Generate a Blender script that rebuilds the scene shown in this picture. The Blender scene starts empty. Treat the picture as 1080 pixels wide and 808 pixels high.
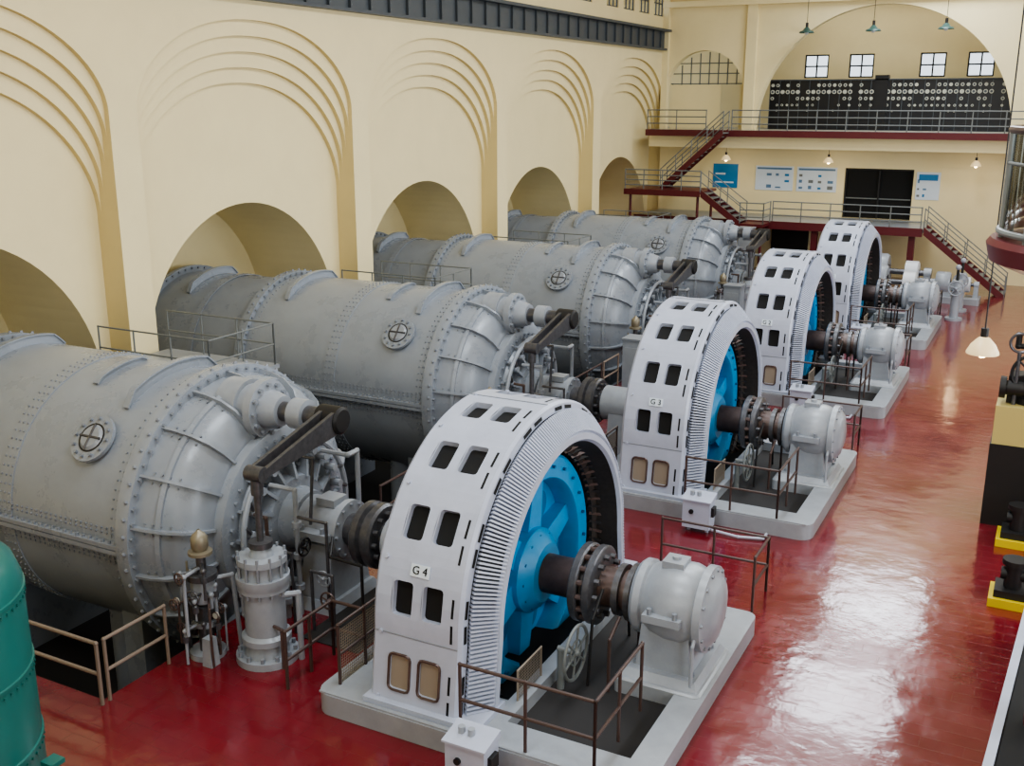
import bpy, math, random
from mathutils import Vector, Matrix
random.seed(3)
scene = bpy.context.scene
pi = math.pi

# ------------------------------------------------------------------ materials
def srgb(r, g, b):
    def c(v):
        v /= 255.0
        return v / 12.92 if v <= 0.04045 else ((v + 0.055) / 1.055) ** 2.4
    return (c(r), c(g), c(b), 1.0)

def mat(name, col, rough=0.5, metal=0.0, var=0.0, vscale=2.0, bump=0.0, bscale=30.0, emit=None, estr=0.0, rvar=0.0, coat=0.0):
    m = bpy.data.materials.new(name)
    m.use_nodes = True
    nt = m.node_tree
    b = nt.nodes["Principled BSDF"]
    b.inputs["Base Color"].default_value = col
    b.inputs["Roughness"].default_value = rough
    b.inputs["Metallic"].default_value = metal
    if coat: b.inputs["Coat Weight"].default_value = coat; b.inputs["Coat Roughness"].default_value = 0.08
    tc = nt.nodes.new("ShaderNodeTexCoord")
    if var > 0 or rvar > 0:
        n = nt.nodes.new("ShaderNodeTexNoise")
        n.inputs["Scale"].default_value = vscale
        n.inputs["Detail"].default_value = 6
        n.inputs["Roughness"].default_value = 0.65
        nt.links.new(tc.outputs["Object"], n.inputs["Vector"])
        if var > 0:
            r = nt.nodes.new("ShaderNodeValToRGB")
            r.color_ramp.elements[0].position = 0.3
            r.color_ramp.elements[1].position = 0.7
            r.color_ramp.elements[0].color = tuple(c * (1 - var) for c in col[:3]) + (1,)
            r.color_ramp.elements[1].color = tuple(min(1, c * (1 + var)) for c in col[:3]) + (1,)
            nt.links.new(n.outputs["Fac"], r.inputs["Fac"])
            nt.links.new(r.outputs["Color"], b.inputs["Base Color"])
        if rvar > 0:
            mr = nt.nodes.new("ShaderNodeMapRange")
            mr.inputs["From Min"].default_value = 0.3; mr.inputs["From Max"].default_value = 0.7
            mr.inputs["To Min"].default_value = max(0.02, rough - rvar); mr.inputs["To Max"].default_value = rough + rvar
            nt.links.new(n.outputs["Fac"], mr.inputs["Value"])
            nt.links.new(mr.outputs["Result"], b.inputs["Roughness"])
    if bump > 0:
        n2 = nt.nodes.new("ShaderNodeTexNoise")
        n2.inputs["Scale"].default_value = bscale
        n2.inputs["Detail"].default_value = 3
        nt.links.new(tc.outputs["Object"], n2.inputs["Vector"])
        bp = nt.nodes.new("ShaderNodeBump")
        bp.inputs["Strength"].default_value = bump
        bp.inputs["Distance"].default_value = 0.05
        nt.links.new(n2.outputs["Fac"], bp.inputs["Height"])
        nt.links.new(bp.outputs["Normal"], b.inputs["Normal"])
    if emit:
        b.inputs["Emission Color"].default_value = emit
        b.inputs["Emission Strength"].default_value = estr
    return m

M = {}
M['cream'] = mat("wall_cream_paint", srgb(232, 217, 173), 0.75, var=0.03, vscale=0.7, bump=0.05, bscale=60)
M['creamdk'] = mat("wall_cream_reveal_shade", srgb(212, 193, 142), 0.75, var=0.03, vscale=0.7)  # shade of the arch reveals put into a darker cream
M['tank'] = mat("casing_blue_grey_paint", srgb(140, 146, 155), 0.30, var=0.09, vscale=1.1, bump=0.08, bscale=4, rvar=0.07)
M['tank2'] = mat("grey_paint", srgb(146, 151, 159), 0.32, var=0.10, vscale=3)
M['rivet'] = mat("rivet_grey", srgb(128, 133, 141), 0.3)
M['gen'] = mat("generator_light_grey_paint", srgb(172, 178, 195), 0.3, var=0.07, vscale=2)
M['ribgap'] = mat("vent_gap_dark", srgb(46, 48, 54), 0.6)
M['dark'] = mat("dark_iron", srgb(28, 27, 28), 0.5)
M['black'] = mat("black_void", srgb(8, 8, 9), 0.8)
M['wind'] = mat("winding_brown_black", srgb(46, 40, 37), 0.6, var=0.3, vscale=12)
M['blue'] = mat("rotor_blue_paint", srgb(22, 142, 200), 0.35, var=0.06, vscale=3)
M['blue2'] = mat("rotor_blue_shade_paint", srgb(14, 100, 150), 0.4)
M['steel'] = mat("shaft_brown_steel", srgb(92, 76, 72), 0.34, 0.3, var=0.2, vscale=8)
M['steel2'] = mat("dark_worn_steel", srgb(92, 92, 96), 0.32, 0.5, var=0.25, vscale=10)
M['slab'] = mat("slab_grey_paint", srgb(146, 150, 156), 0.3, var=0.12, vscale=1.5)
M['rail'] = mat("railing_brown_paint", srgb(72, 56, 52), 0.4)
M['railt'] = mat("railing_tan_paint", srgb(128, 114, 102), 0.4)
M['railg'] = mat("railing_grey_paint", srgb(112, 116, 116), 0.4)
M['mesh'] = mat("wire_mesh_tan", srgb(140, 128, 114), 0.6)
M['maroon'] = mat("maroon_paint", srgb(92, 30, 36), 0.4, var=0.08)
M['yellow'] = mat("yellow_paint", srgb(206, 184, 40), 0.4)
M['plinth'] = mat("plinth_yellow_cream", srgb(186, 170, 108), 0.5)
M['white'] = mat("white_enamel", srgb(200, 203, 208), 0.4)
M['paper'] = mat("poster_paper", srgb(205, 215, 225), 0.5)
M['pblue'] = mat("poster_blue", srgb(36, 118, 170), 0.5)
M['pdark'] = mat("poster_print", srgb(90, 120, 150), 0.5)
M['panel'] = mat("switchboard_black", srgb(24, 26, 32), 0.3)
M['dial'] = mat("gauge_face", srgb(190, 190, 178), 0.4)
M['teal'] = mat("teal_green_paint", srgb(28, 96, 90), 0.3, var=0.08, vscale=1.5)
M['brass'] = mat("brass", srgb(140, 132, 114), 0.4, 0.4)
M['girder'] = mat("girder_grey_paint", srgb(74, 80, 86), 0.5, var=0.1)
M['bulb'] = mat("lamp_glow", srgb(255, 235, 190), 0.5, emit=srgb(255, 222, 165), estr=12)
M['shade'] = mat("lamp_shade_green", srgb(60, 90, 84), 0.4)
M['opal'] = mat("lamp_shade_opal", srgb(225, 205, 165), 0.4, emit=srgb(255, 222, 165), estr=0.45)
M['pit'] = mat("pit_dark_concrete", srgb(40, 38, 38), 0.8)
g = bpy.data.materials.new("clear_glass"); g.use_nodes = True
nt = g.node_tree
for n in list(nt.nodes):
    if n.type != 'OUTPUT_MATERIAL': nt.nodes.remove(n)
tr = nt.nodes.new("ShaderNodeBsdfTransparent"); gl = nt.nodes.new("ShaderNodeBsdfGlossy"); gl.inputs["Roughness"].default_value = 0.05
tr.inputs["Color"].default_value = (0.86, 0.9, 0.88, 1)
mx = nt.nodes.new("ShaderNodeMixShader"); fr = nt.nodes.new("ShaderNodeFresnel"); fr.inputs["IOR"].default_value = 1.45
nt.links.new(fr.outputs[0], mx.inputs[0]); nt.links.new(tr.outputs[0], mx.inputs[1]); nt.links.new(gl.outputs[0], mx.inputs[2])
nt.links.new(mx.outputs[0], [n for n in nt.nodes if n.type == 'OUTPUT_MATERIAL'][0].inputs[0])
M['glass'] = g
fm = mat("floor_red_gloss_paint", srgb(108, 26, 35), 0.16, var=0.18, vscale=0.8, rvar=0.07, coat=0.5)
nt = fm.node_tree; b = nt.nodes["Principled BSDF"]
tc = nt.nodes.new("ShaderNodeTexCoord")
n1 = nt.nodes.new("ShaderNodeTexNoise"); n1.inputs["Scale"].default_value = 2.0; n1.inputs["Detail"].default_value = 6
br = nt.nodes.new("ShaderNodeTexBrick"); br.inputs["Scale"].default_value = 1.0
br.inputs["Brick Width"].default_value = 0.6; br.inputs["Row Height"].default_value = 0.3; br.inputs["Mortar Size"].default_value = 0.012
br.inputs["Color1"].default_value = (1, 1, 1, 1); br.inputs["Color2"].default_value = (0.8, 0.8, 0.8, 1); br.inputs["Mortar"].default_value = (0, 0, 0, 1)
nt.links.new(tc.outputs["Object"], n1.inputs["Vector"]); nt.links.new(tc.outputs["Object"], br.inputs["Vector"])
b1 = nt.nodes.new("ShaderNodeBump"); b1.inputs["Strength"].default_value = 0.20; b1.inputs["Distance"].default_value = 0.05
b2 = nt.nodes.new("ShaderNodeBump"); b2.inputs["Strength"].default_value = 0.25; b2.inputs["Distance"].default_value = 0.01
nt.links.new(n1.outputs["Fac"], b1.inputs["Height"]); nt.links.new(br.outputs["Color"], b2.inputs["Height"])
nt.links.new(b1.outputs["Normal"], b2.inputs["Normal"]); nt.links.new(b2.outputs["Normal"], b.inputs["Normal"])
nt.links.new(b2.outputs["Normal"], b.inputs["Coat Normal"])
M['floor'] = fm

# ------------------------------------------------------------------ mesh builder
class B:
    def __init__(s):
        s.V = []; s.F = []; s.I = []; s.mats = []
    def mi(s, m):
        if m not in s.mats: s.mats.append(m)
        return s.mats.index(m)
    def add(s, vs, fs, m):
        o = len(s.V); k = s.mi(m)
        s.V.extend([tuple(v) for v in vs])
        for f in fs:
            s.F.append(tuple(i + o for i in f)); s.I.append(k)
    def hexa(s, p, m):
        s.add(p, [(3,2,1,0),(4,5,6,7),(0,1,5,4),(1,2,6,5),(2,3,7,6),(3,0,4,7)], m)
    def box(s, x0, x1, y0, y1, z0, z1, m):
        s.hexa([(x0,y0,z0),(x1,y0,z0),(x1,y1,z0),(x0,y1,z0),(x0,y0,z1),(x1,y0,z1),(x1,y1,z1),(x0,y1,z1)], m)
    def taper(s, c, sx, sy, z0, z1, tx, ty, m):
        x, y = c
        s.hexa([(x-sx,y-sy,z0),(x+sx,y-sy,z0),(x+sx,y+sy,z0),(x-sx,y+sy,z0),(x-tx,y-ty,z1),(x+tx,y-ty,z1),(x+tx,y+ty,z1),(x-tx,y+ty,z1)], m)
    def cyl(s, p, q, r, m, r2=None, seg=16, caps=True):
        p = Vector(p); q = Vector(q); d = (q - p)
        if d.length < 1e-6: return
        d.normalize()
        u = d.orthogonal().normalized(); v = d.cross(u)
        if r2 is None: r2 = r
        vs = []
        for k in range(seg):
            a = 2*pi*k/seg; w = u*math.cos(a) + v*math.sin(a)
            vs.append(p + w*r)
        for k in range(seg):
            a = 2*pi*k/seg; w = u*math.cos(a) + v*math.sin(a)
            vs.append(q + w*r2)
        fs = [(k, (k+1) % seg, seg+(k+1) % seg, seg+k) for k in range(seg)]
        if caps:
            fs.append(tuple(range(seg-1, -1, -1))); fs.append(tuple(range(seg, 2*seg)))
        s.add(vs, fs, m)
    def tube(s, pts, r, m, seg=8):
        for a, b_ in zip(pts[:-1], pts[1:]): s.cyl(a, b_, r, m, seg=seg)
        for p in pts[1:-1]: s.ball(p, r*1.15, m, 8, 5)
    def ball(s, c, r, m, seg=12, rings=8, sz=1.0):
        vs = [(c[0], c[1], c[2]-r*sz)]
        for i in range(1, rings):
            ph = -pi/2 + pi*i/rings
            for k in range(seg):
                a = 2*pi*k/seg
                vs.append((c[0]+r*math.cos(ph)*math.cos(a), c[1]+r*math.cos(ph)*math.sin(a), c[2]+r*sz*math.sin(ph)))
        vs.append((c[0], c[1], c[2]+r*sz))
        fs = []
        for k in range(seg): fs.append((0, 1+(k+1) % seg, 1+k))
        for i in range(rings-2):
            for k in range(seg):
                a = 1+i*seg+k; b_ = 1+i*seg+(k+1) % seg
                fs.append((a, b_, b_+seg, a+seg))
        t = len(vs)-1; o = 1+(rings-2)*seg
        for k in range(seg): fs.append((o+k, o+(k+1) % seg, t))
        s.add(vs, fs, m)
    def rev(s, prof, c, m, seg=64, axis='x', a0=0.0, a1=2*pi):
        full = abs(a1-a0-2*pi) < 1e-6
        n = seg if full else seg+1
        vs = []
        for (x, r) in prof:
            for k in range(n):
                a = a0 + (a1-a0)*k/seg
                if axis == 'x': vs.append((c[0]+x, c[1]-r*math.cos(a), c[2]+r*math.sin(a)))
                else: vs.append((c[0]+r*math.cos(a), c[1]+r*math.sin(a), c[2]+x))
        fs = []
        for i in range(len(prof)-1):
            for k in range(seg):
                k2 = (k+1) % n
                fs.append((i*n+k, i*n+k2, (i+1)*n+k2, (i+1)*n+k))
        s.add(vs, fs, m)
    def torus(s, c, R, r, m, nrm='x', seg=32, sg=8):
        vs = []
        for i in range(seg):
            a = 2*pi*i/seg
            for k in range(sg):
                b_ = 2*pi*k/sg; rr = R + r*math.cos(b_); h = r*math.sin(b_)
                if nrm == 'x': vs.append((c[0]+h, c[1]+rr*math.cos(a), c[2]+rr*math.sin(a)))
                elif nrm == 'y': vs.append((c[0]+rr*math.cos(a), c[1]+h, c[2]+rr*math.sin(a)))
                else: vs.append((c[0]+rr*math.cos(a), c[1]+rr*math.sin(a), c[2]+h))
        fs = [(i*sg+k, i*sg+(k+1) % sg, ((i+1) % seg)*sg+(k+1) % sg, ((i+1) % seg)*sg+k) for i in range(seg) for k in range(sg)]
        s.add(vs, fs, m)
    def wheel(s, c, R, r, m, nrm='x', spokes=5):
        s.torus(c, R, r, m, nrm)
        for i in range(spokes):
            a = 2*pi*i/spokes+0.3
            if nrm == 'x': q = (c[0], c[1]+R*math.cos(a), c[2]+R*math.sin(a))
            elif nrm == 'y': q = (c[0]+R*math.cos(a), c[1], c[2]+R*math.sin(a))
            else: q = (c[0]+R*math.cos(a), c[1]+R*math.sin(a), c[2])
            s.cyl(c, q, r*0.7, m, seg=6)
        s.ball(c, r*2.4, m, 10, 6)
    def boltsx(s, x, c, R, n, r, h, m, a0=0.0, a1=2*pi):
        for k in range(n):
            a = a0 + (a1-a0)*k/n
            y = c[0]-R*math.cos(a); z = c[1]+R*math.sin(a)
            s.cyl((x, y, z), (x+h, y, z), r, m, seg=6)
    def rivr(s, x, c, R, n, r, h, m, a0=0.0, a1=2*pi):
        for k in range(n):
            a = a0 + (a1-a0)*k/n
            w = Vector((0, -math.cos(a), math.sin(a)))
            p = Vector((x, c[0], c[1])) + w*(R-0.01)
            s.cyl(p, p+w*(h+0.01), r, m, r2=r*0.55, seg=6)
    def prism(s, poly, z0, z1, m, ch=0.0):
        n = len(poly)
        cx = sum(p[0] for p in poly)/n; cy = sum(p[1] for p in poly)/n
        vs = [(p[0], p[1], z0) for p in poly] + [(p[0], p[1], z1-ch) for p in poly]
        fs = [(k, (k+1) % n, n+(k+1) % n, n+k) for k in range(n)]
        if ch > 0:
            for p in poly:
                vs.append((p[0]+(ch if cx > p[0] else -ch), p[1]+(ch if cy > p[1] else -ch), z1))
            fs += [(n+k, n+(k+1) % n, 2*n+(k+1) % n, 2*n+k) for k in range(n)]
            fs.append(tuple(range(2*n, 3*n)))
        else:
            fs.append(tuple(range(n, 2*n)))
        s.add(vs, fs, m)
    def make(s, name, loc=(0, 0, 0), smooth=True, ang=35, parent=None):
        me = bpy.data.meshes.new(name)
        me.from_pydata([(v[0]-loc[0], v[1]-loc[1], v[2]-loc[2]) for v in s.V], [], s.F)
        for m in s.mats: me.materials.append(M[m])
        me.polygons.foreach_set("material_index", s.I)
        me.polygons.foreach_set("use_smooth", [smooth]*len(s.F))
        me.update()
        if smooth: me.set_sharp_from_angle(angle=math.radians(ang))
        ob = bpy.data.objects.new(name, me)
        ob.location = loc
        scene.collection.objects.link(ob)
        if parent: ob.parent = parent
        return ob

def dup(ob, loc):
    o = bpy.data.objects.new(ob.name.split('.')[0], ob.data)
    o.location = loc
    scene.collection.objects.link(o)
    return o

def rpoly(x0, x1, y0, y1, r, n=5):
    rs = r if isinstance(r, tuple) else (r, r, r, r)
    out = []
    for (cx, cy, sx, sy, a0, rr) in ((x1, y1, -1, -1, 0, rs[0]), (x0, y1, 1, -1, pi/2, rs[1]), (x0, y0, 1, 1, pi, rs[2]), (x1, y0, -1, 1, 1.5*pi, rs[3])):
        if rr <= 0: out.append((cx, cy)); continue
        for k in range(n+1):
            a = a0 + pi/2*k/n
            out.append((cx+sx*rr+rr*math.cos(a), cy+sy*rr+rr*math.sin(a)))
    return out

# ------------------------------------------------------------------ walls with openings
def wall_cols(b, mp, u0, u1, z0, z1, ops, th, m, mr=None, back=True):
    mr = mr or m
    us = {u0, u1}
    for (a, c, zb, tf, n) in ops:
        for k in range(n+1):
            t = k/n
            us.add(round((a+c)/2 - (c-a)/2*math.cos(pi*t), 5) if n > 1 else (a if k == 0 else c))
    us = sorted(u for u in us if u0-1e-6 <= u <= u1+1e-6)
    for ua, ub in zip(us[:-1], us[1:]):
        if ub-ua < 1e-4: continue
        um = (ua+ub)/2
        act = sorted([o for o in ops if o[0]-1e-4 < um < o[1]+1e-4], key=lambda o: o[2])
        la = lb = z0
        for o in act:
            ta, tb = o[3](ua), o[3](ub)
            if o[2] > la + 1e-4:
                for d in ([0, th] if back else [0]):
                    b.add([mp(ua,la,d), mp(ub,lb,d), mp(ub,o[2],d), mp(ua,o[2],d)], [(0,1,2,3)], m)
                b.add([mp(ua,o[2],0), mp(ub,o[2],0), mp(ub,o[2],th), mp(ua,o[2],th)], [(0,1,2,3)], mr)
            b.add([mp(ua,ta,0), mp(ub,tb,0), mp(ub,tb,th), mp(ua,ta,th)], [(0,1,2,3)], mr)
            la, lb = ta, tb
        for d in ([0, th] if back else [0]):
            b.add([mp(ua,la,d), mp(ub,lb,d), mp(ub,z1,d), mp(ua,z1,d)], [(0,1,2,3)], m)
    for (a, c, zb, tf, n) in ops:
        for e in (a, c):
            t = tf(e)
            if t > zb+1e-3:
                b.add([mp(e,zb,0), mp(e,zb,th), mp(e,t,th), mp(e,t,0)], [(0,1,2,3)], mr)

CY = 24.0; PITCH = 9.9; HS = 4.5
XW = -20.7
XB = -24.7
ZT = 17.0
ZP = -2.5
bays = [CY + PITCH*k for k in (-3, -2, -1, 0, 1, 2, 3)]
YS = -6.0; YE = 58.0; YW = 58.6
b = B()
NST = 5; DX = 0.15
def arch(i, yc):
    sp = 8.8 - 0.62*i; cr = 11.2 - 0.42*i
    return lambda u: sp + (cr-sp)*max(0, 1-abs((u-yc)/HS)**2.2)**0.56
for i in range(NST):
    xf = XW - DX*i
    mp = lambda u, z, d, xf=xf: (xf-d, u, z)
    ops = []
    for yc in bays:
        if yc-HS < YS or yc+HS > YW: continue
        ops.append((yc-HS, yc+HS, ZP, arch(i, yc), 40))
    if i == 0:
        for yc in bays:
            for dy in (-3.3, -1.1, 1.1, 3.3):
                if YS < yc+dy-0.8 and yc+dy+0.8 < YE:
                    ops.append((yc+dy-0.75, yc+dy+0.75, 13.5, lambda u: 15.4, 1))
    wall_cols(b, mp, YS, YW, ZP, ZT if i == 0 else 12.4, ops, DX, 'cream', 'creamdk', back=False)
xf = XW - DX*NST
mp = lambda u, z, d: (xf-d, u, z)
ops = []
for yc in bays:
    if yc-HS < YS or yc+HS > YW: continue
    ops.append((yc-4.2, yc+4.2, ZP, (lambda y: (lambda u: 1.7 + 4.4*math.sqrt(max(0, 1-((u-y)/4.2)**2))))(yc), 36))
wall_cols(b, mp, YS, YW, ZP, 12.4, ops, xf-XB, 'cream', 'cream', back=False)
b.add([(XB, YS, ZP), (XB, YW, ZP), (XB, YW, 7), (XB, YS, 7)], [(0,1,2,3)], 'cream')
b.make("wall_west", smooth=False)

b = B()
for yc in bays:
    for dy in (-3.3, -1.1, 1.1, 3.3):
        y = yc+dy
        if y-0.8 < YS or y+0.8 > YE: continue
        x = XW-0.08
        for yy in (-0.72, -0.25, 0.25, 0.72): b.box(x-0.03, x+0.03, y+yy-0.03, y+yy+0.03, 13.5, 15.4, 'girder')
        for zz in (13.53, 14.15, 14.8, 15.37): b.box(x-0.03, x+0.03, y-0.75, y+0.75, zz-0.03, zz+0.03, 'girder')
b.make("window_1", smooth=False)

b = B()
b.box(XW+0.01, XW+0.12, YS+0.1, YE-0.02, 11.8, 12.75, 'girder')
b.box(XW+0.01, XW+0.45, YS+0.1, YE-0.02, 12.7, 12.82, 'girder')
b.box(XW+0.01, XW+0.30, YS+0.1, YE-0.02, 11.72, 11.82, 'girder')
y = YS+0.3
while y < YE:
    b.box(XW+0.1, XW+0.22, y-0.03, y+0.03, 11.8, 12.72, 'girder')
    for zz in (11.95, 12.15, 12.35, 12.55): b.cyl((XW+0.11, y+0.12, zz), (XW+0.15, y+0.12, zz), 0.03, 'rivet', seg=5)
    y += 1.1
b.make("crane_runway_girder", smooth=False)

# ---- end wall
b = B()
mp = lambda u, z, d: (u, YE+d, z)
XR = 9.0
bigc = -9.0; bigr = 6.35
ops = [(bigc-bigr, bigc+bigr, 7.5, lambda u: 7.4+ math.sqrt(max(0.01, bigr**2-(u-bigc)**2)), 48),
       (-20.5, -16.1, 7.5, lambda u: 9.5+math.sqrt(max(0, 2.2**2-(u+18.3)**2)), 28),
       (-10.35, -6.9, 3.0, lambda u: 5.6, 1),
       (-1.6, 2.0, 7.5, lambda u: 10.5, 1)]
wall_cols(b, mp, XW, XR, 0.0, ZT, ops, 0.6, 'cream', 'cream', back=True)
b.make("wall_north", smooth=False)
b = B()
b.box(-20.7, XR, YE-0.35, YE, 13.95, 14.25, 'cream')
b.box(-20.7, XR, YE-0.12, YE, 14.25, 14.6, 'creamdk')
b.box(-16.0, -15.45, YE-0.2, YE, 7.5, 13.95, 'cream')
b.box(-20.7, -20.35, YE-0.25, YE, 7.5, 17, 'cream')
b.make("trim_1", smooth=False)

# control room
b = B()
mpb = lambda u, z, d: (u, 64+d, z)
wops = [(x-0.68, x+0.68, 10.3, lambda u: 11.6, 1) for x in (-13.5, -11.0, -7.2, -4.75, -1.0)]
wall_cols(b, mpb, -30, XR, 7.0, 15, wops, 0.35, 'cream', 'cream', back=True)
b.box(-30.3, -30, 58.6, 64, 7.0, 15, 'cream')
b.make("wall_control_room", smooth=False)
b = B()
b.box(-30, XR, 58.6, 64, 14.8, 15, 'cream')
b.make("ceiling_control_room", smooth=False)
b = B()
for x in (-13.5, -11.0, -7.2, -4.75, -1.0):
    for dx in (-0.64, 0, 0.64): b.box(x+dx-0.04, x+dx+0.04, 64.05, 64.12, 10.32, 11.58, 'dark')
    for zz in (10.34, 10.95, 11.56): b.box(x-0.66, x+0.66, 64.05, 64.12, zz-0.04, zz+0.04, 'dark')
b.make("window_2", smooth=False)
b = B()
for k in range(9):
    x = -20.4 + 0.525*k
    h = 9.5+math.sqrt(max(0, 2.15**2-(x+18.3)**2))
    b.box(x-0.03, x+0.03, 58.9, 58.96, 9.9, max(9.95, h), 'railg')
for zz in (9.95, 10.5, 11.05):
    b.box(-20.5, -16.1, 58.9, 58.96, zz-0.03, zz+0.03, 'railg')
b.box(-20.5, -17.6, 58.9, 58.98, 7.5, 9.9, 'cream')
b.box(-16.5, -16.1, 58.9, 58.98, 7.5, 9.9, 'cream')
b.make("window_3", smooth=False)

b = B()
b.box(-15.2, -2.2, 60.4, 60.7, 7.5, 10.1, 'panel')
b.box(-9.6, -8.9, 60.3, 60.72, 7.5, 10.35, 'panel')
for k in range(25):
    x = -15.2+13.0*k/24
    b.box(x-0.015, x+0.015, 60.37, 60.4, 7.5, 10.1, 'girder')
k = 0
x = -15.05
while x < -2.3:
    sect = int((x+15.2)/1.083) % 3
    for j, zz in enumerate((9.85, 9.5, 9.15, 8.8, 8.5)):
        pr_ = (0.95, 0.95, 0.8, 0.55, 0.35)[j] if sect != 1 else (0.6, 0.9, 0.5, 0.8, 0.3)[j]
        if random.random() < pr_:
            r = (0.09, 0.11, 0.09, 0.065, 0.05)[j]
            b.cyl((x, 60.33, zz), (x, 60.4, zz), r, 'dial', seg=12)
            b.cyl((x, 60.325, zz), (x, 60.33, zz), r*0.6, 'girder' if (k+j) % 3 else 'dial', seg=10)
    k += 1; x += 0.28
b.box(-15.2, -2.2, 60.3, 60.75, 10.1, 10.16, 'girder')
b.make("control_switchboard", smooth=False)
b = B()
b.cyl((-2.9, 60.5, 10.16), (-2.9, 60.5, 10.9), 0.03, 'dark', seg=6); b.torus((-2.9, 60.4, 10.6), 0.28, 0.04, 'brass', 'y')
b.cyl((-2.9, 60.35, 10.6), (-2.9, 60.45, 10.6), 0.25, 'dial', seg=20)
b.make("synchroscope")

b = B()
b.box(-20.65, XR-0.02, 55.5, 57.98, 7.3, 7.5, 'slab')
b.box(-20.65, XR-0.02, 55.4, 55.5, 7.2, 7.53, 'maroon')
b.box(-20.65, XR-0.02, 56.0, 56.4, 6.6, 7.3, 'cream')
b.make("balcony_upper", smooth=False)
b = B(); b.box(-30, XR, 58.0, 64, 7.3, 7.49, 'slab'); b.make("floor_control_room", smooth=False)
b = B()
b.box(-20.65, -5.8, 54.1, 57.98, 2.8, 3.0, 'slab')
b.box(-20.65, -5.8, 54.0, 54.1, 2.65, 3.05, 'maroon')
for x in (-20, -15.5, -11, -6.3): b.box(x-0.15, x+0.15, 54.4, 54.7, 0, 2.8, 'maroon')
b.make("mezzanine_floor", smooth=False)

b = B()
b.box(-10.35, -6.9, 58.35, 58.45, 3.0, 5.6, 'black')
for x in (-10.35, -8.65, -6.98): b.box(x, x+0.08, 58.2, 58.35, 3.0, 5.6, 'dark')
b.box(-10.35, -6.9, 58.2, 58.35, 5.5, 5.6, 'dark')
b.box(-10.35, -6.9, 58.25, 58.35, 4.0, 4.06, 'railg')
b.make("door_1", smooth=False)
b = B()
for x in (-13.0, -9.5): b.box(x-1.0, x+1.0, 57.9, 57.98, 0, 2.3, 'dark')
b.make("door_2", smooth=False)
def poster(x0, x1, z0, z1, m, prints):
    p = B()
    p.box(x0, x1, YE-0.05, YE-0.01, z0, z1, m)
    for (a, c, d, e, mm) in prints:
        w = x1-x0; h = z1-z0
        p.box(x0+a*w, x0+c*w, YE-0.06, YE-0.05, z0+d*h, z0+e*h, mm)
    return p.make("wall_poster", smooth=False)
poster(-17.5, -16.1, 4.35, 5.65, 'pblue', [(0.1, 0.5, 0.55, 0.62, 'paper'), (0.1, 0.85, 0.2, 0.26, 'paper')])
def prints():
    pr = [(0.04, 0.96, 0.86, 0.94, 'pdark')]
    for i in range(4):
        for j in range(3):
            if random.random() < 0.75:
                pr.append((0.06+0.24*i, 0.06+0.24*i+random.uniform(0.08, 0.16), 0.1+0.25*j, 0.1+0.25*j+random.uniform(0.06, 0.15), random.choice(['pdark', 'pdark', 'pblue', 'railg'])))
    return pr
poster(-15.1, -13.05, 4.3, 5.6, 'paper', prints())
poster(-12.85, -10.75, 4.3, 5.6, 'paper', prints())
poster(-6.75, -5.6, 4.1, 5.5, 'paper', [(0.1, 0.9, 0.7, 0.92, 'pblue')] + prints()[1:6])

# ---- east / south / ceiling
b = B()
mpe = lambda u, z, d: (XR+d, u, z)
eops = [(yc-2.8, yc+2.8, 3.5, (lambda y: (lambda u: 9.5+math.sqrt(max(0, 2.8**2-(u-y)**2))))(yc), 20) for yc in bays[1:6]]
wall_cols(b, mpe, YS, YE, 0, ZT, eops, 0.5, 'cream', 'cream', back=False)
b.make("wall_east", smooth=False)
b = B()
for yc in bays[1:6]:
    for k in range(8):
        y = yc-2.8+0.8*k
        b.box(XR+0.2, XR+0.28, y-0.04, y+0.04, 3.5, 9.5+math.sqrt(max(0, 2.8**2-(y-yc)**2)), 'girder')
    for k in range(7):
        b.box(XR+0.2, XR+0.28, yc-2.8, yc+2.8, 3.5+k-0.04, 3.5+k+0.04, 'girder')
b.make("window_4", smooth=False)
b = B(); b.box(XB, XR, YS-0.3, YS, ZP, ZT, 'cream'); b.make("wall_south", smooth=False)
b = B()
def ceil_piece(x0, x1, y0, y1): b.box(x0, x1, y0, y1, ZT, ZT+0.3, 'cream')
ceil_piece(XB, -8.5, YS, YE+0.6); ceil_piece(-4.0, XR+0.5, YS, YE+0.6)
yy = YS
for yc in bays[1:7]:
    y0 = min(yc-2.6, YE); y1 = min(yc+2.6, YE)
    ceil_piece(-8.5, -4.0, yy, y0); yy = y1
ceil_piece(-8.5, -4.0, yy, YE+0.6)
for yc in [CY-HS-0.45+PITCH*k for k in range(-1, 5)]:
    b.box(-20.6, XR, yc-0.2, yc+0.2, 16.2, ZT, 'cream')
b.make("ceiling", smooth=False)

# ---- floor
b = B()
PX = -12.3; PY0 = 9.83; PY1 = 50.0
b.box(PX, XR, YS, 58, -0.3, 0, 'floor')
b.box(-20.7, PX, YS, PY0, -0.3, 0, 'floor')
b.box(XB, PX, PY1, 58, -0.3, 0, 'floor')
b.make("floor", smooth=False)
b = B()
b.box(XB+0.05, PX, PY0, PY1, ZP-0.1, ZP, 'pit')
b.box(PX, PX+0.1, PY0, PY1, ZP, -0.3, 'pit')
b.box(-21.4, PX, PY0-0.1, PY0, ZP, -0.3, 'pit')
b.box(-21.4, PX, PY1, PY1+0.1, ZP, -0.3, 'pit')
b.make("floor_pit", smooth=False)

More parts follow.
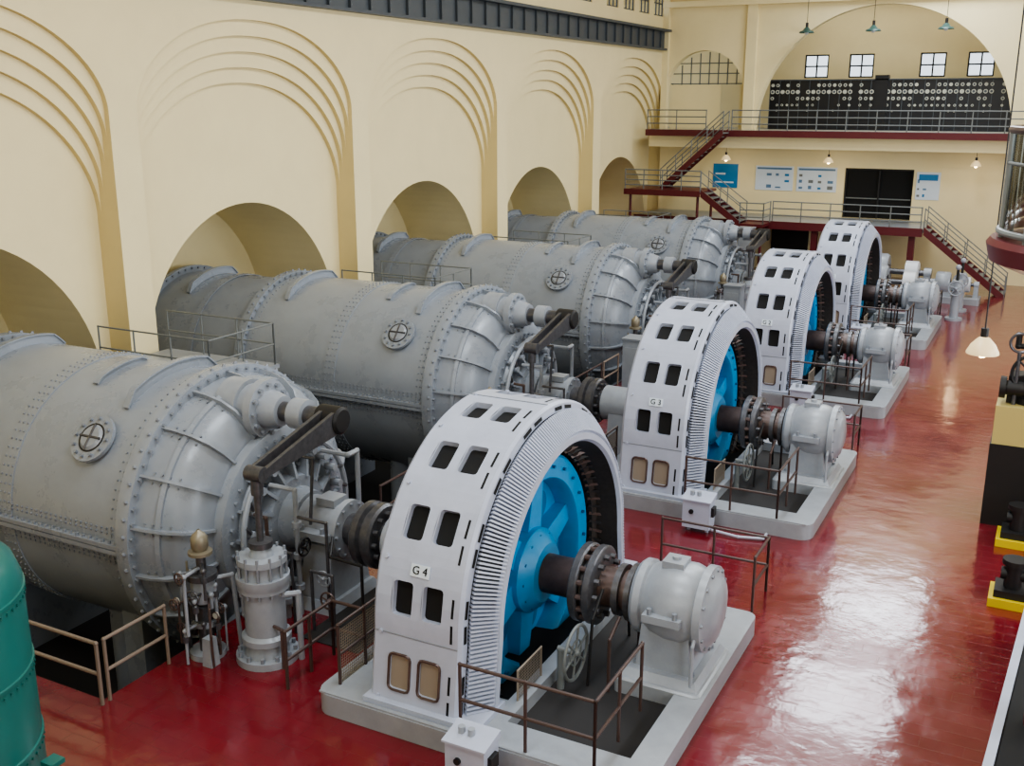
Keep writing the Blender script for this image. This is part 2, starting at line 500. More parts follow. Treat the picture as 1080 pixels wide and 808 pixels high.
# ------------------------------------------------------------------ GENERATOR
YG = [14.40, 24.30, 34.20, 44.10]
zc = 1.43; R = 2.90; x0g = -8.28; x1g = -6.87
SL = pi*R
def P(s, d=0.0):
    rr = R-d
    if s < 0:
        k = -s/1.15
        return (-rr-0.16*k, zc+s)
    if s > SL:
        k = (s-SL)/1.15
        return (rr+0.16*k, zc-(s-SL))
    a = s/R
    return (-rr*math.cos(a), zc+rr*math.sin(a))
def G(x, s, d=0.0):
    y, z = P(s, d); return (x, y, z)
def rrect(cx, cs, hx, hs, r, n=2):
    out = []
    for (sx, ss, a0) in ((1, 1, 0), (-1, 1, pi/2), (-1, -1, pi), (1, -1, 1.5*pi)):
        for k in range(n+1):
            a = a0 + pi/2*k/n
            out.append((cx+sx*(hx-r)+r*math.cos(a), cs+ss*(hs-r)+r*math.sin(a)))
    return out
b = B()
cell = SL/8
xc = [x0g, x0g+0.26, x0g+0.64, x0g+0.77, x0g+1.15, x1g]
for ci in range(-1, 9):
    s0 = ci*cell; s1 = s0+cell
    sm = (s0+s1)/2
    hh = 0.29
    srows = [s0, (s0+sm-hh)/2, sm-hh, sm, sm+hh, (s1+sm+hh)/2, s1]
    for i in range(6):
        if i in (2, 3): cols = [(0, 1), (2, 3), (4, 5)]
        else: cols = [(k, k+1) for k in range(5)]
        for (a, c) in cols:
            b.add([G(xc[a], srows[i]), G(xc[c], srows[i]), G(xc[c], srows[i+1]), G(xc[a], srows[i+1])], [(0,1,2,3)], 'gen')
    for (a, c) in ((1, 2), (3, 4)):
        xa, xb = xc[a], xc[c]
        corners = [(xb, sm+hh), (xa, sm+hh), (xa, sm-hh), (xb, sm-hh)]
        inner = rrect((xa+xb)/2, sm, 0.165, 0.26, 0.05)
        dp = 0.10 if 0 <= ci <= 7 else 0.03
        vs = [G(x, s) for x, s in corners] + [G(x, s) for x, s in inner] + [G(x, s, dp) for x, s in inner]
        fs = []
        for k in range(4):
            i0 = 4+3*k; nx = 4+3*((k+1) % 4)
            fs.append((k, i0+1, i0)); fs.append((k, i0+2, i0+1))
            fs.append((k, (k+1) % 4, nx, i0+2))
        b.add(vs, fs, 'gen')
        b.add(vs, [(4+k, 4+(k+1) % 12, 16+(k+1) % 12, 16+k) for k in range(12)], 'gen')
        b.add(vs, [tuple(range(16, 28))], 'black' if 0 <= ci <= 7 else 'mesh')
        if not (0 <= ci <= 7):
            ir = rrect((xa+xb)/2, sm, 0.18, 0.28, 0.07)
            for k in range(12):
                b.cyl(G(*ir[k], -0.012), G(*ir[(k+1) % 12], -0.012), 0.022, 'steel', seg=5)
NS = 120
sv = [-1.15 + (SL+2.3)*k/NS for k in range(NS+1)]
def band(prof, m):
    for (xa, da), (xb, db) in zip(prof[:-1], prof[1:]):
        vs = []
        for s in sv: vs.append(G(xa, s, da)); vs.append(G(xb, s, db))
        b.add(vs, [(2*k, 2*k+1, 2*k+3, 2*k+2) for k in range(NS)], m)
XF0, DF0, XF1, DF1 = x1g+0.10, 0.16, x1g+0.38, 0.48
band([(x1g, 0), (x1g+0.05, 0.04), (x1g+0.07, 0.16)], 'gen')
band([(XF0-0.07, DF0+0.02), (XF1-0.05, DF1+0.03)], 'ribgap')
band([(XF1-0.04, DF1-0.02), (XF1+0.03, DF1+0.02), (XF1+0.04, DF1+0.12), (XF1-0.02, DF1+0.16)], 'gen')
band([(XF1-0.02, DF1+0.16), (x1g+0.1, 0.72), (x1g-0.05, 0.76)], 'wind')
band([(x1g-0.05, 0.76), (x1g-0.9, 0.9)], 'wind')
band([(x0g, 0), (x0g-0.06, 0.06), (x0g-0.06, 0.9), (x0g+0.3, 0.95)], 'gen')
s = -1.12
dv = Vector((XF1-XF0, DF1-DF0)).normalized(); nv = Vector((dv.y, -dv.x))
while s < SL+1.12:
    w = 0.016
    p = []; q = []
    for (x, d) in ((XF0, DF0), (XF1, DF1)):
        for ss in (s-w, s+w):
            p.append(G(x-nv.x*0.06, ss, d-nv.y*0.06)); q.append(G(x+nv.x*0.05, ss, d+nv.y*0.05))
    b.hexa([p[0], p[1], p[3], p[2], q[0], q[1], q[3], q[2]], 'gen')
    s += 0.066
s = -0.95
k = 0
while s < SL+0.95:
    if k % 3 != 2:
        vs = [G(x1g-0.13, s-0.14, -0.004), G(x1g-0.13, s+0.14, -0.004), G(x1g-0.09, s+0.14, -0.004), G(x1g-0.09, s-0.14, -0.004)]
        b.add(vs, [(0,1,2,3)], 'black')
        vs = [G(x1g+0.062, s-0.14, 0.07), G(x1g+0.062, s+0.14, 0.07), G(x1g+0.072, s+0.14, 0.13), G(x1g+0.072, s-0.14, 0.13)]
        b.add(vs, [(0,1,2,3)], 'black')
    s += 0.386; k += 1
for k in range(0, 11):
    s = (k-1)*cell if k else -1.0
    b.cyl(Vector(G(x0g+0.1, s, 0)), Vector(G(x0g+0.1, s, -0.03)), 0.035, 'gen', seg=6)
for s in (0.0, SL/2, SL):
    b.cyl(G(x0g, s, -0.002), G(x1g, s, -0.002), 0.012, 'rivet', seg=6)
for sg in (-1, 1):
    b.box(x0g-0.1, x1g+0.45, min(sg*(R+0.26), sg*2.3), max(sg*(R+0.26), sg*2.3), 0.34, 0.42, 'gen')
b.rev([(x0g+0.25, 2.1), (x0g-0.05, 1.9), (x0g-0.15, 1.0), (x0g-0.15, 0.35)], (0, 0, zc), 'tank2', 48)
b.rev([(-7.3, 2.03), (-6.92, 2.05), (-6.88, 2.1), (-6.86, 2.2), (-6.88, 2.26)], (0, 0, zc), 'wind', 96)
for k in range(80):
    a = 2*pi*k/80
    pA = (-6.98, -2.03*math.cos(a), zc+2.03*math.sin(a)); pB = (-6.80, -2.2*math.cos(a+0.04), zc+2.2*math.sin(a+0.04))
    b.cyl(pA, pB, 0.035, 'dark' if k % 2 else 'steel', seg=4)
H = 0.34
y0, y1 = -3.3, 3.2
b.prism(rpoly(-9.2, -8.4, y0, y1, (0, 0.28, 0.28, 0)), 0, H, 'slab')
b.box(-8.4, -6.2, y0, -2.15, 0, H, 'slab')
b.box(-8.4, -6.2, 2.15, y1, 0, H, 'slab')
b.prism(rpoly(-6.2, -3.85, y0, -2.65, (0, 0, 0, 0.3)), 0, H, 'slab')
b.prism(rpoly(-4.3, -3.85, -2.65, 2.3, (0.2, 0, 0, 0)), 0, H, 'slab')
b.box(-6.2, -4.3, 1.9, 2.3, 0, H, 'slab')
b.box(-6.45, -6.2, -2.15, 2.15, 0, H, 'slab')
b.box(-6.2, -4.3, -2.65, 1.9, 0.0, 0.12, 'pit')
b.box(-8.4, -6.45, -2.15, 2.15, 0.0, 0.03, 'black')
b.prism(rpoly(-5.3, -3.92, -0.85, 0.85, 0.1), 0.1, H+0.04, 'slab', 0.03)
# raised lip around the slab edge
b.box(-9.1, -3.95, y0+0.02, y0+0.08, H, H+0.03, 'slab')
# rotor
b.rev([(-7.9, 1.98), (-7.03, 1.98), (-6.98, 1.93), (-6.98, 1.58), (-7.04, 1.54), (-7.35, 1.52)], (0, 0, zc), 'blue', 96)
b.rev([(-7.35, 1.54), (-7.42, 0.9), (-7.3, 0.55)], (0, 0, zc), 'blue', 64)
for k in range(6):
    a = 2*pi*k/6+0.35
    ca, sa = math.cos(a), math.sin(a)
    def q(x, r, t): return (x, r*ca - t*sa, zc + r*sa + t*ca)
    b.hexa([q(-7.4, 0.5, -0.26), q(-7.14, 0.5, -0.26), q(-7.14, 0.5, 0.26), q(-7.4, 0.5, 0.26),
            q(-7.4, 1.56, -0.17), q(-7.14, 1.56, -0.17), q(-7.14, 1.56, 0.17), q(-7.4, 1.56, 0.17)], 'blue')
    a2 = a + pi/6; ca2, sa2 = math.cos(a2), math.sin(a2)
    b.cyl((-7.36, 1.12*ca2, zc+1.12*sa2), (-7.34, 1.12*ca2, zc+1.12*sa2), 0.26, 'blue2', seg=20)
b.rev([(-7.4, 0.72), (-7.05, 0.72), (-7.0, 0.68), (-6.85, 0.5), (-6.85, 0.3)], (0, 0, zc), 'blue', 48)
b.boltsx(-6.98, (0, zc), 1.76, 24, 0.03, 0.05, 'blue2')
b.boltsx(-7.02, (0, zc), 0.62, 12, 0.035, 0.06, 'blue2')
# shaft
b.cyl((-6.9, 0, zc), (-4.9, 0, zc), 0.33, 'steel', seg=40)
b.rev([(-6.22, 0.33), (-6.22, 0.60), (-6.19, 0.65), (-6.09, 0.65), (-6.06, 0.61), (-6.06, 0.5), (-5.98, 0.5), (-5.98, 0.61), (-5.95, 0.65), (-5.85, 0.65), (-5.82, 0.6), (-5.82, 0.33)], (0, 0, zc), 'steel2', 48)
b.boltsx(-5.83, (0, zc), 0.49, 12, 0.05, 0.1, 'steel2')
for k in range(16):
    a = 2*pi*k/16
    b.cyl((-6.12, -0.58*math.cos(a), zc+0.58*math.sin(a)), (-5.96, -0.58*math.cos(a), zc+0.58*math.sin(a)), 0.05, 'steel', seg=8)
b.rev([(-5.55, 0.33), (-5.55, 0.42), (-5.45, 0.42), (-5.45, 0.33)], (0, 0, zc), 'steel2', 32)
b.rev([(-5.33, 0.33), (-5.33, 0.47), (-5.24, 0.47)], (0, 0, zc), 'steel2', 32)
# bearing
bx = 0.1
prf = [(-5.3, 0.36), (-5.3, 0.54), (-5.24, 0.59), (-5.13, 0.59), (-5.1, 0.54), (-4.95, 0.61), (-4.7, 0.66), (-4.45, 0.66), (-4.27, 0.6), (-4.24, 0.68), (-4.12, 0.68), (-4.1, 0.57), (-4.02, 0.48), (-3.96, 0.24), (-3.96, 0.0)]
b.rev([(x+bx, r) for x, r in prf], (0, 0, zc), 'tank2', 48)
b.boltsx(-4.13+bx, (0, zc), 0.62, 14, 0.03, 0.05, 'rivet')
b.taper((-4.6, 0), 0.62, 0.78, 0.36, 0.5, 0.55, 0.68, 'tank2')
b.taper((-4.6, 0), 0.44, 0.55, 0.48, 1.2, 0.38, 0.52, 'tank2')
b.box(-4.9, -4.3, -0.76, 0.76, 1.36, 1.48, 'tank2')
for sy in (-0.7, 0.7):
    for x in (-4.8, -4.4): b.cyl((x, sy, 1.44), (x, sy, 1.58), 0.04, 'rivet', seg=6)
b.box(-4.8, -4.45, -0.18, 0.18, 2.04, 2.15, 'tank2')
b.cyl((-4.62, 0, 2.1), (-4.62, 0, 2.2), 0.07, 'tank2', seg=10)
for sy in (-0.5, 0.5):
    for x in (-5.05, -4.15): b.cyl((x, sy, 0.45), (x, sy, 0.55), 0.05, 'rivet', seg=6)
b.tube([(-4.1, -0.7, 0.34), (-4.1, -0.7, 1.1), (-4.1, -0.5, 1.3)], 0.03, 'tank2')
b.tube([(-5.35, -0.5, 1.2), (-5.35, -0.9, 1.0), (-5.35, -0.9, 0.12)], 0.03, 'rail')
b.tube([(-5.2, 0.5, 1.0), (-5.45, 0.7, 0.9), (-5.45, 0.7, 0.12)], 0.03, 'rail')
for sy in (-1, 1):
    b.tube([(-5.7, sy*0.9, 0.12), (-5.7, sy*0.75, 1.2), (-5.66, sy*0.45, 1.6)], 0.025, 'dark')
b.wheel((-5.8, -1.15, 0.80), 0.43, 0.028, 'railg', 'x', 6)
b.torus((-5.8, -1.15, 0.80), 0.2, 0.015, 'railg', 'x')
b.cyl((-6.1, -1.15, 0.80), (-5.8, -1.15, 0.80), 0.05, 'railg')
b.cyl((-6.05, -1.15, 0.1), (-6.05, -1.15, 0.8), 0.06, 'railg')
gen_obj = b.make("generator", loc=(-7.0, 0, 0))
gens = [gen_obj] + [dup(gen_obj, (-7.0, y, 0)) for y in YG[1:]]
gen_obj.location = (-7.0, YG[0], 0)
for go, n in zip(gens, "4321"):
    s = 0.90*cell
    yy, zz = P(s); a = s/R
    cu = bpy.data.curves.new("number_plate_text", 'FONT')
    cu.body = "G " + n; cu.size = 0.17; cu.align_x = 'CENTER'; cu.align_y = 'CENTER'; cu.extrude = 0.004
    cu.materials.append(M['black'])
    t = bpy.data.objects.new("number_plate_text", cu); scene.collection.objects.link(t)
    nrm = Vector((0, -math.cos(a), math.sin(a))); up = Vector((0, math.sin(a), math.cos(a))); rt = Vector((1, 0, 0))
    mm = Matrix((rt, up, nrm)).transposed().to_4x4()
    xm = (x0g+x1g)/2
    mm.translation = Vector((xm+7.0, yy, zz)) + nrm*0.03
    t.parent = go; t.matrix_local = mm
    pl = B()
    c = Vector((xm+7.0, yy, zz)) + nrm*0.005
    hx, hs, hn = rt*0.16, up*0.09, nrm*0.018
    pl.hexa([c-hx-hs, c+hx-hs, c+hx+hs, c-hx+hs, c-hx-hs+hn, c+hx-hs+hn, c+hx+hs+hn, c-hx+hs+hn], 'paper')
    pl.make("number_plate", smooth=False, parent=go)

# ------------------------------------------------------------------ TURBINE CASING
b = B(); c2 = (0, zc); C3 = (0, 0, zc)
RB = 2.57
b.rev([(XB-0.05, 2.35), (-24.2, 2.35)], C3, 'tank', 96)
b.rev([(-24.2, 2.35), (-24.2, 2.58), (-24.05, 2.58), (-24.05, 2.38), (-20.15, 2.42), (-20.15, 2.70), (-19.9, 2.70), (-19.9, RB), (-13.85, RB), (-13.85, 2.74), (-13.72, 2.76), (-13.56, 2.74), (-13.56, 2.57), (-13.3, 2.54), (-13.0, 2.45), (-12.75, 2.28), (-12.6, 2.05), (-12.5, 1.86), (-12.5, 1.78), (-12.32, 1.76), (-12.3, 1.70), (-12.3, 1.36), (-12.22, 1.32), (-12.2, 1.2), (-12.3, 1.1), (-12.3, 0.85), (-12.05, 0.8), (-12.05, 0.6), (-11.75, 0.55), (-11.75, 0.3)], C3, 'tank', 96)
b.boltsx(-13.56, c2, 2.66, 64, 0.035, 0.06, 'rivet')
b.boltsx(-13.91, c2, 2.66, 64, 0.035, 0.06, 'rivet')
b.boltsx(-19.9, c2, 2.63, 64, 0.035, 0.05, 'rivet')
b.boltsx(-24.05, c2, 2.5, 56, 0.035, 0.05, 'rivet')
b.boltsx(-12.32, c2, 1.55, 40, 0.04, 0.08, 'rivet')
b.boltsx(-12.3, c2, 0.98, 20, 0.04, 0.08, 'rivet')
b.rivr(-13.64, c2, 2.745, 56, 0.045, 0.05, 'rivet')
b.rivr(-20.02, c2, 2.70, 60, 0.045, 0.05, 'rivet')
def strap(x, r, w):
    b.rev([(x-w, r), (x-w, r+0.02), (x+w, r+0.02), (x+w, r)], C3, 'tank', 96)
strap(-16.9, RB, 0.18)
for dx in (-0.12, 0, 0.12): b.rivr(-16.9+dx, c2, RB+0.02, 96, 0.028, 0.024, 'rivet')
strap(-22.1, 2.42, 0.12)
for dx in (-0.07, 0.07): b.rivr(-22.1+dx, c2, 2.43, 90, 0.026, 0.02, 'rivet')
for xx in (-14.02, -14.12, -19.72): b.rivr(xx, c2, RB, 96, 0.026, 0.022, 'rivet')
for sg in (-1, 1):
    ya, yb = sorted((sg*(RB-0.05), sg*(RB+0.14)))
    b.box(-19.9, -13.85, ya, yb, zc-0.1, zc-0.02, 'tank'); b.box(-19.9, -13.85, ya, yb, zc, zc+0.08, 'tank')
    x = -19.7
    while x < -13.9:
        b.cyl((x, sg*(RB+0.08), zc-0.15), (x, sg*(RB+0.08), zc+0.13), 0.03, 'rivet', seg=6); x += 0.16
    for k in range(4):
        dz = (0.22, 0.30, -0.24, -0.32)[k]
        yy = math.sqrt(RB*RB-dz**2)
        x = -19.7
        while x < -13.9:
            b.cyl((x, sg*(yy-0.01), zc+dz), (x, sg*(yy+0.022), zc+dz), 0.024, 'rivet', seg=5); x += 0.13
prof = [(-13.56, 2.57), (-13.3, 2.54), (-13.0, 2.45), (-12.75, 2.28), (-12.6, 2.05), (-12.5, 1.80)]
for k in range(18):
    a = 2*pi*(k+0.5)/18
    w = Vector((0, -math.cos(a), math.sin(a))); t = Vector((0, math.sin(a), math.cos(a)))*0.025
    outer = [(-13.56, 2.67), (-13.25, 2.63), (-12.93, 2.54), (-12.66, 2.36), (-12.5, 2.11), (-12.42, 1.8)]
    vs = []
    for (x, r), (xo, ro) in zip(prof, outer):
        o = Vector((0, 0, zc))
        for (xx, rr) in ((x-0.03, r-0.03), (xo, ro)):
            for sgn in (-1, 1):
                p_ = o + w*rr + t*sgn; vs.append((xx, p_.y, p_.z))
    fs = []
    for i in range(5):
        A = 4*i; Bb = 4*(i+1)
        fs += [(A+2, A+3, Bb+3, Bb+2), (A, A+2, Bb+2, Bb), (A+1, Bb+1, Bb+3, A+3)]
    b.add(vs, fs, 'tank')
    for (x, r) in ((-13.35, 2.55), (-13.2, 2.52), (-13.05, 2.47), (-12.9, 2.39)):
        for da in (-0.035, 0.035):
            ww = Vector((0, -math.cos(a+da), math.sin(a+da)))
            p_ = Vector((x, 0, zc))+ww*(r-0.01)
            b.cyl(p_, p_+ww*0.035+Vector((0.01, 0, 0)), 0.022, 'rivet', seg=5)
b.rev([(-13.14, 2.50), (-13.12, 2.54), (-13.04, 2.51), (-13.04, 2.46)], C3, 'tank', 96)
for k in range(16):
    a = 2*pi*k/16
    w = Vector((0, -math.cos(a), math.sin(a))); t = Vector((0, math.sin(a), math.cos(a)))*0.03
    o = Vector((0, 0, zc))
    pts = []
    for (x, r) in ((-12.32, 0.75), (-12.02, 0.78), (-12.2, 1.45), (-12.32, 1.45)):
        for sgn in (-1, 1):
            p_ = o+w*r+t*sgn; pts.append((x, p_.y, p_.z))
    b.hexa([pts[0], pts[6], pts[7], pts[1], pts[2], pts[4], pts[5], pts[3]], 'tank')
for k in range(20):
    a = 2*pi*(k+0.3)/20
    y, z = -1.28*math.cos(a), zc+1.28*math.sin(a)
    b.cyl((-12.25, y, z), (-11.98, y, z), 0.075, 'tank2', seg=10)
    y2, z2 = -1.5*math.cos(a+0.12), zc+1.5*math.sin(a+0.12)
    b.cyl((-12.04, y, z), (-12.04, y2, z2), 0.045, 'steel2', seg=6)
b.torus((-12.06, 0, zc), 1.5, 0.055, 'tank2', 'x', 64, 8)
def saddle(x, r, a0, a1, h=0.16, th=0.03):
    n = 16
    for (w_, lo, hi) in ((th, None, 0.0), (0.07, 0.0, 0.03)):
        vs = []
        for k in range(n+1):
            a = a0+(a1-a0)*k/n
            hh = h*min(1, min(k, n-k)/2.0)+0.02
            r_lo = (r-0.02) if lo is None else r+hh
            r_hi = r+hh+hi
            for (xx, rr) in ((x-w_, r_lo), (x-w_, r_hi), (x+w_, r_hi), (x+w_, r_lo)):
                vs.append((xx, -rr*math.cos(a), zc+rr*math.sin(a)))
        fs = []
        for k in range(n):
            for j in range(4): fs.append((4*k+j, 4*k+(j+1) % 4, 4*k+(j+1) % 4+4, 4*k+j+4))
        b.add(vs, fs, 'tank')
D = math.radians
saddle(-14.7, RB, D(56), D(110)); saddle(-19.1, RB, D(56), D(110)); saddle(-22.9, 2.42, D(56), D(108)); saddle(-15.9, RB, D(66), D(95), 0.06)
a = D(40); w = Vector((0, -math.cos(a), math.sin(a))); t = Vector((0, math.sin(a), math.cos(a)))
hc = Vector((-14.95, 0, zc)) + w*RB
b.cyl(hc-w*0.1, hc+w*0.10, 0.40, 'tank', seg=32)
b.cyl(hc+w*0.06, hc+w*0.13, 0.46, 'tank', seg=32)
b.cyl(hc+w*0.13, hc+w*0.14, 0.28, 'dark', seg=24)
b.cyl(hc+w*0.14, hc+w*0.18, 0.25, 'tank2', r2=0.20, seg=24)
for k in range(12):
    an = 2*pi*k/12; p_ = hc + (Vector((1, 0, 0))*math.cos(an)+t*math.sin(an))*0.37
    b.cyl(p_+w*0.12, p_+w*0.19, 0.035, 'rivet', seg=6)
for k in range(4):
    an = 2*pi*k/4; u_ = Vector((1, 0, 0))*math.cos(an)+t*math.sin(an)
    b.cyl(hc+w*0.18, hc+w*0.18+u_*0.24, 0.025, 'steel2', seg=6)
GZ = 3.6
b.rev([(-13.2, 0.5), (-12.75, 0.5), (-12.75, 0.42), (-12.5, 0.40), (-12.5, 0.54), (-12.34, 0.54), (-12.34, 0.36), (-12.2, 0.34), (-12.0, 0.28), (-12.0, 0.0)], (0, -0.3, GZ), 'tank2', 32)
b.boltsx(-12.34, (-0.3, GZ), 0.45, 12, 0.045, 0.07, 'rivet')
b.cyl((-15.5, -1.2, -2.5), (-15.5, -1.2, -0.6), 0.35, 'tank', seg=24)
for x in (-14.6, -18.9, -22.5):
    b.box(x-0.25, x+0.25, -1.9, 1.9, ZP, 0.2, 'tank')
cas = b.make("turbine_casing", loc=(-17, 0, 0))
cas.location = (-17, YG[0], 0)
for y in YG[1:]: dup(cas, (-17, y, 0))

# ------------------------------------------------------------------ turbine shaft bearing + coupling
b = B()
b.cyl((-11.74, 0, zc), (-8.45, 0, zc), 0.3, 'steel2', seg=32)
b.rev([(-11.72, 0.3), (-11.72, 0.5), (-11.55, 0.5), (-11.5, 0.44), (-11.0, 0.46), (-10.95, 0.54), (-10.82, 0.54), (-10.82, 0.3)], C3, 'tank2', 32)
b.boltsx(-10.82, c2, 0.48, 12, 0.03, 0.05, 'rivet')
b.box(-11.65, -10.9, -0.66, 0.66, zc-0.07, zc+0.07, 'tank2')
for sy in (-0.58, 0.58):
    for x in (-11.5, -11.05): b.cyl((x, sy, 1.45), (x, sy, 1.6), 0.04, 'rivet', seg=6)
b.taper((-11.25, 0), 0.5, 0.75, 0.0, 0.2, 0.42, 0.65, 'tank2')
b.taper((-11.25, 0), 0.34, 0.62, 0.2, 1.2, 0.3, 0.46, 'tank2')
b.box(-11.45, -11.05, -0.2, 0.2, 1.86, 2.0, 'tank2')
b.rev([(-10.5, 0.3), (-10.5, 0.56), (-10.46, 0.6), (-10.34, 0.6), (-10.3, 0.52), (-10.24, 0.52), (-10.22, 0.6), (-10.1, 0.6), (-10.05, 0.56), (-10.05, 0.3)], C3, 'steel2', 40)
b.boltsx(-10.05, c2, 0.45, 12, 0.05, 0.09, 'steel2')
b.rev([(-9.9, 0.3), (-9.9, 0.45), (-9.2, 0.45), (-9.2, 0.52), (-9.0, 0.52), (-9.0, 0.3)], C3, 'tank2', 32)
b.taper((-9.45, 0), 0.24, 0.5, 0.0, 1.25, 0.22, 0.42, 'tank2')
# operating pipework and valves in front of the head
b.tube([(-11.7, -1.1, 0.9), (-11.5, -1.1, 0.9), (-11.5, -1.1, 0.0)], 0.07, 'tank2')
b.tube([(-11.9, -0.9, 2.4), (-11.35, -0.9, 2.4), (-11.35, -0.9, 0.0)], 0.045, 'tank2')
b.tube([(-11.9, -1.35, 2.0), (-11.6, -1.4, 2.0), (-11.6, -1.4, 0.0)], 0.035, 'steel')
b.tube([(-11.9, 0.6, 2.6), (-11.3, 0.6, 2.6), (-11.3, 0.9, 2.6), (-11.3, 0.9, 0.0)], 0.05, 'tank2')
b.tube([(-11.35, -0.9, 1.9), (-10.7, -0.9, 1.9), (-10.7, -0.9, 0.0)], 0.03, 'steel2')
b.tube([(-11.6, -1.4, 1.5), (-11.0, -1.5, 1.5), (-11.0, -1.5, 0.0)], 0.025, 'steel2')
b.tube([(-11.9, -1.5, 1.2), (-11.75, -1.6, 1.2), (-11.75, -1.6, 0.0)], 0.045, 'tank2')
b.tube([(-11.9, -0.5, 2.9), (-11.2, -0.55, 2.9), (-11.2, -0.7, 1.7)], 0.03, 'steel2')
b.tube([(-10.8, -0.6, 1.5), (-10.6, -0.95, 1.3), (-9.9, -1.0, 1.3), (-9.9, -1.0, 0.0)], 0.028, 'dark')
b.tube([(-10.75, -1.3, 0), (-10.75, -1.3, 1.15), (-10.3, -1.3, 1.15), (-10.3, -1.3, 0.0)], 0.03, 'steel2')
b.wheel((-11.2, -0.9, 1.35), 0.16, 0.02, 'dark', 'x', 5)
b.wheel((-10.7, -1.05, 0.9), 0.14, 0.018, 'tank2', 'y', 5)
b.wheel((-10.3, -1.45, 0.75), 0.15, 0.018, 'steel', 'y', 5); b.cyl((-10.3, -1.45, 0.75), (-10.3, -1.3, 0.75), 0.03, 'steel')
for z in (0.5, 1.1, 1.7): b.cyl((-11.35, -0.9, z), (-11.35, -0.9, z+0.1), 0.09, 'tank2', seg=12)
for z in (0.3, 0.65): b.cyl((-11.5, -1.1, z), (-11.5, -1.1, z+0.1), 0.13, 'tank2', seg=12)
b.box(-10.8, -9.6, -1.6, 1.3, 0.0, 0.02, 'pit')
ob = b.make("turbine_shaft_bearing", loc=(-10.5, 0, 0)); ob.location = (-10.5, YG[0], 0)
for y in YG[1:]: dup(ob, (-10.5, y, 0))

# ------------------------------------------------------------------ gate servomotor with lever
b = B()
sx, sy = -10.9, -2.35
b.cyl((sx, sy, 0), (sx, sy, 0.12), 0.52, 'tank2', seg=24)
b.rev([(0.1, 0.38), (0.3, 0.34), (0.35, 0.41), (0.45, 0.41), (0.5, 0.34), (1.25, 0.34), (1.28, 0.42), (1.36, 0.42), (1.4, 0.44), (1.52, 0.44), (1.52, 0.36), (1.6, 0.34), (1.75, 0.36), (1.75, 0.41), (1.85, 0.41), (1.85, 0.2), (2.0, 0.16), (2.0, 0.0)], (sx, sy, 0), 'tank2', 32, axis='z')
for k in range(12):
    an = 2*pi*k/12
    b.cyl((sx+0.39*math.cos(an), sy+0.39*math.sin(an), 1.2), (sx+0.39*math.cos(an), sy+0.39*math.sin(an), 1.92), 0.025, 'rivet', seg=6)
    b.cyl((sx+0.46*math.cos(an), sy+0.46*math.sin(an), 0.12), (sx+0.46*math.cos(an), sy+0.46*math.sin(an), 0.2), 0.035, 'rivet', seg=6)
b.cyl((sx, sy, 1.9), (sx, sy, 3.25), 0.06, 'steel2', seg=12)
b.cyl((sx, sy, 2.0), (sx, sy, 2.1), 0.2, 'steel2', seg=12)
b.cyl((sx, sy, 2.9), (sx, sy, 3.15), 0.10, 'steel2', seg=12)
b.cyl((sx-0.16, sy, 3.25), (sx+0.16, sy, 3.25), 0.13, 'steel2', seg=16)
p0 = Vector((sx, sy, 3.25)); p1 = Vector((sx, -0.3, GZ))
for dx in (-0.13, 0.13):
    d = (p1-p0).normalized(); n_ = Vector((0, -d.z, d.y))
    a1_, a2_ = p0-n_*0.07, p0+n_*0.07; b1_, b2_ = p1-n_*0.22, p1+n_*0.22
    X_ = Vector((dx, 0, 0)); T_ = Vector((0.035, 0, 0))
    b.hexa([a1_+X_-T_, a1_+X_+T_, b1_+X_+T_, b1_+X_-T_, a2_+X_-T_, a2_+X_+T_, b2_+X_+T_, b2_+X_-T_], 'steel2')
b.cyl((-12.0, -0.3, GZ), (-10.75, -0.3, GZ), 0.18, 'steel2', seg=24)
b.rev([(-11.15, 0.17), (-11.15, 0.25), (-10.72, 0.25), (-10.68, 0.2), (-10.68, 0)], (0, -0.3, GZ), 'dark', 24)
b.rev([(-11.75, 0.17), (-11.75, 0.28), (-11.45, 0.28), (-11.45, 0.17)], (0, -0.3, GZ), 'tank2', 24)
b.tube([(sx-0.3, sy, 0.6), (sx-0.55, sy+0.1, 0.6), (sx-0.55, sy+0.1, 1.6), (sx-0.55, sy+0.7, 1.6), (sx-0.55, sy+0.7, 0)], 0.05, 'tank2')
b.tube([(sx+0.3, sy, 1.2), (sx+0.55, sy+0.2, 1.2), (sx+0.55, sy+0.2, 0.0)], 0.05, 'tank2')
b.tube([(sx+0.3, sy-0.15, 0.7), (sx+0.5, sy-0.2, 0.7), (sx+0.5, sy-0.2, 0.0)], 0.03, 'steel')
ob = b.make("gate_servomotor", loc=(sx, sy, 0)); ob.location = (sx, YG[0]+sy, 0)
for y in YG[1:]: dup(ob, (sx, y+sy, 0))

# oil relay valve cluster
b = B()
ox, oy = -11.85, -2.75
b.cyl((ox, oy, 0), (ox, oy, 0.1), 0.3, 'tank2', seg=20)
b.cyl((ox, oy, 0.1), (ox, oy, 1.0), 0.13, 'steel2', seg=16)
b.cyl((ox, oy, 0.55), (ox, oy, 0.65), 0.19, 'tank2', seg=16)
b.cyl((ox, oy, 1.0), (ox, oy, 1.45), 0.2, 'tank2', seg=16)
b.cyl((ox, oy, 1.4), (ox, oy, 1.5), 0.25, 'steel2', seg=16)
b.cyl((ox, oy, 1.45), (ox, oy, 1.9), 0.08, 'steel2', seg=12)
b.rev([(1.8, 0.05), (1.83, 0.2), (1.88, 0.2), (1.9, 0.11), (1.95, 0.14), (2.12, 0.14), (2.18, 0.10), (2.22, 0.05), (2.26, 0.02)], (ox, oy, 0), 'brass', 16, axis='z')
random.seed(8)
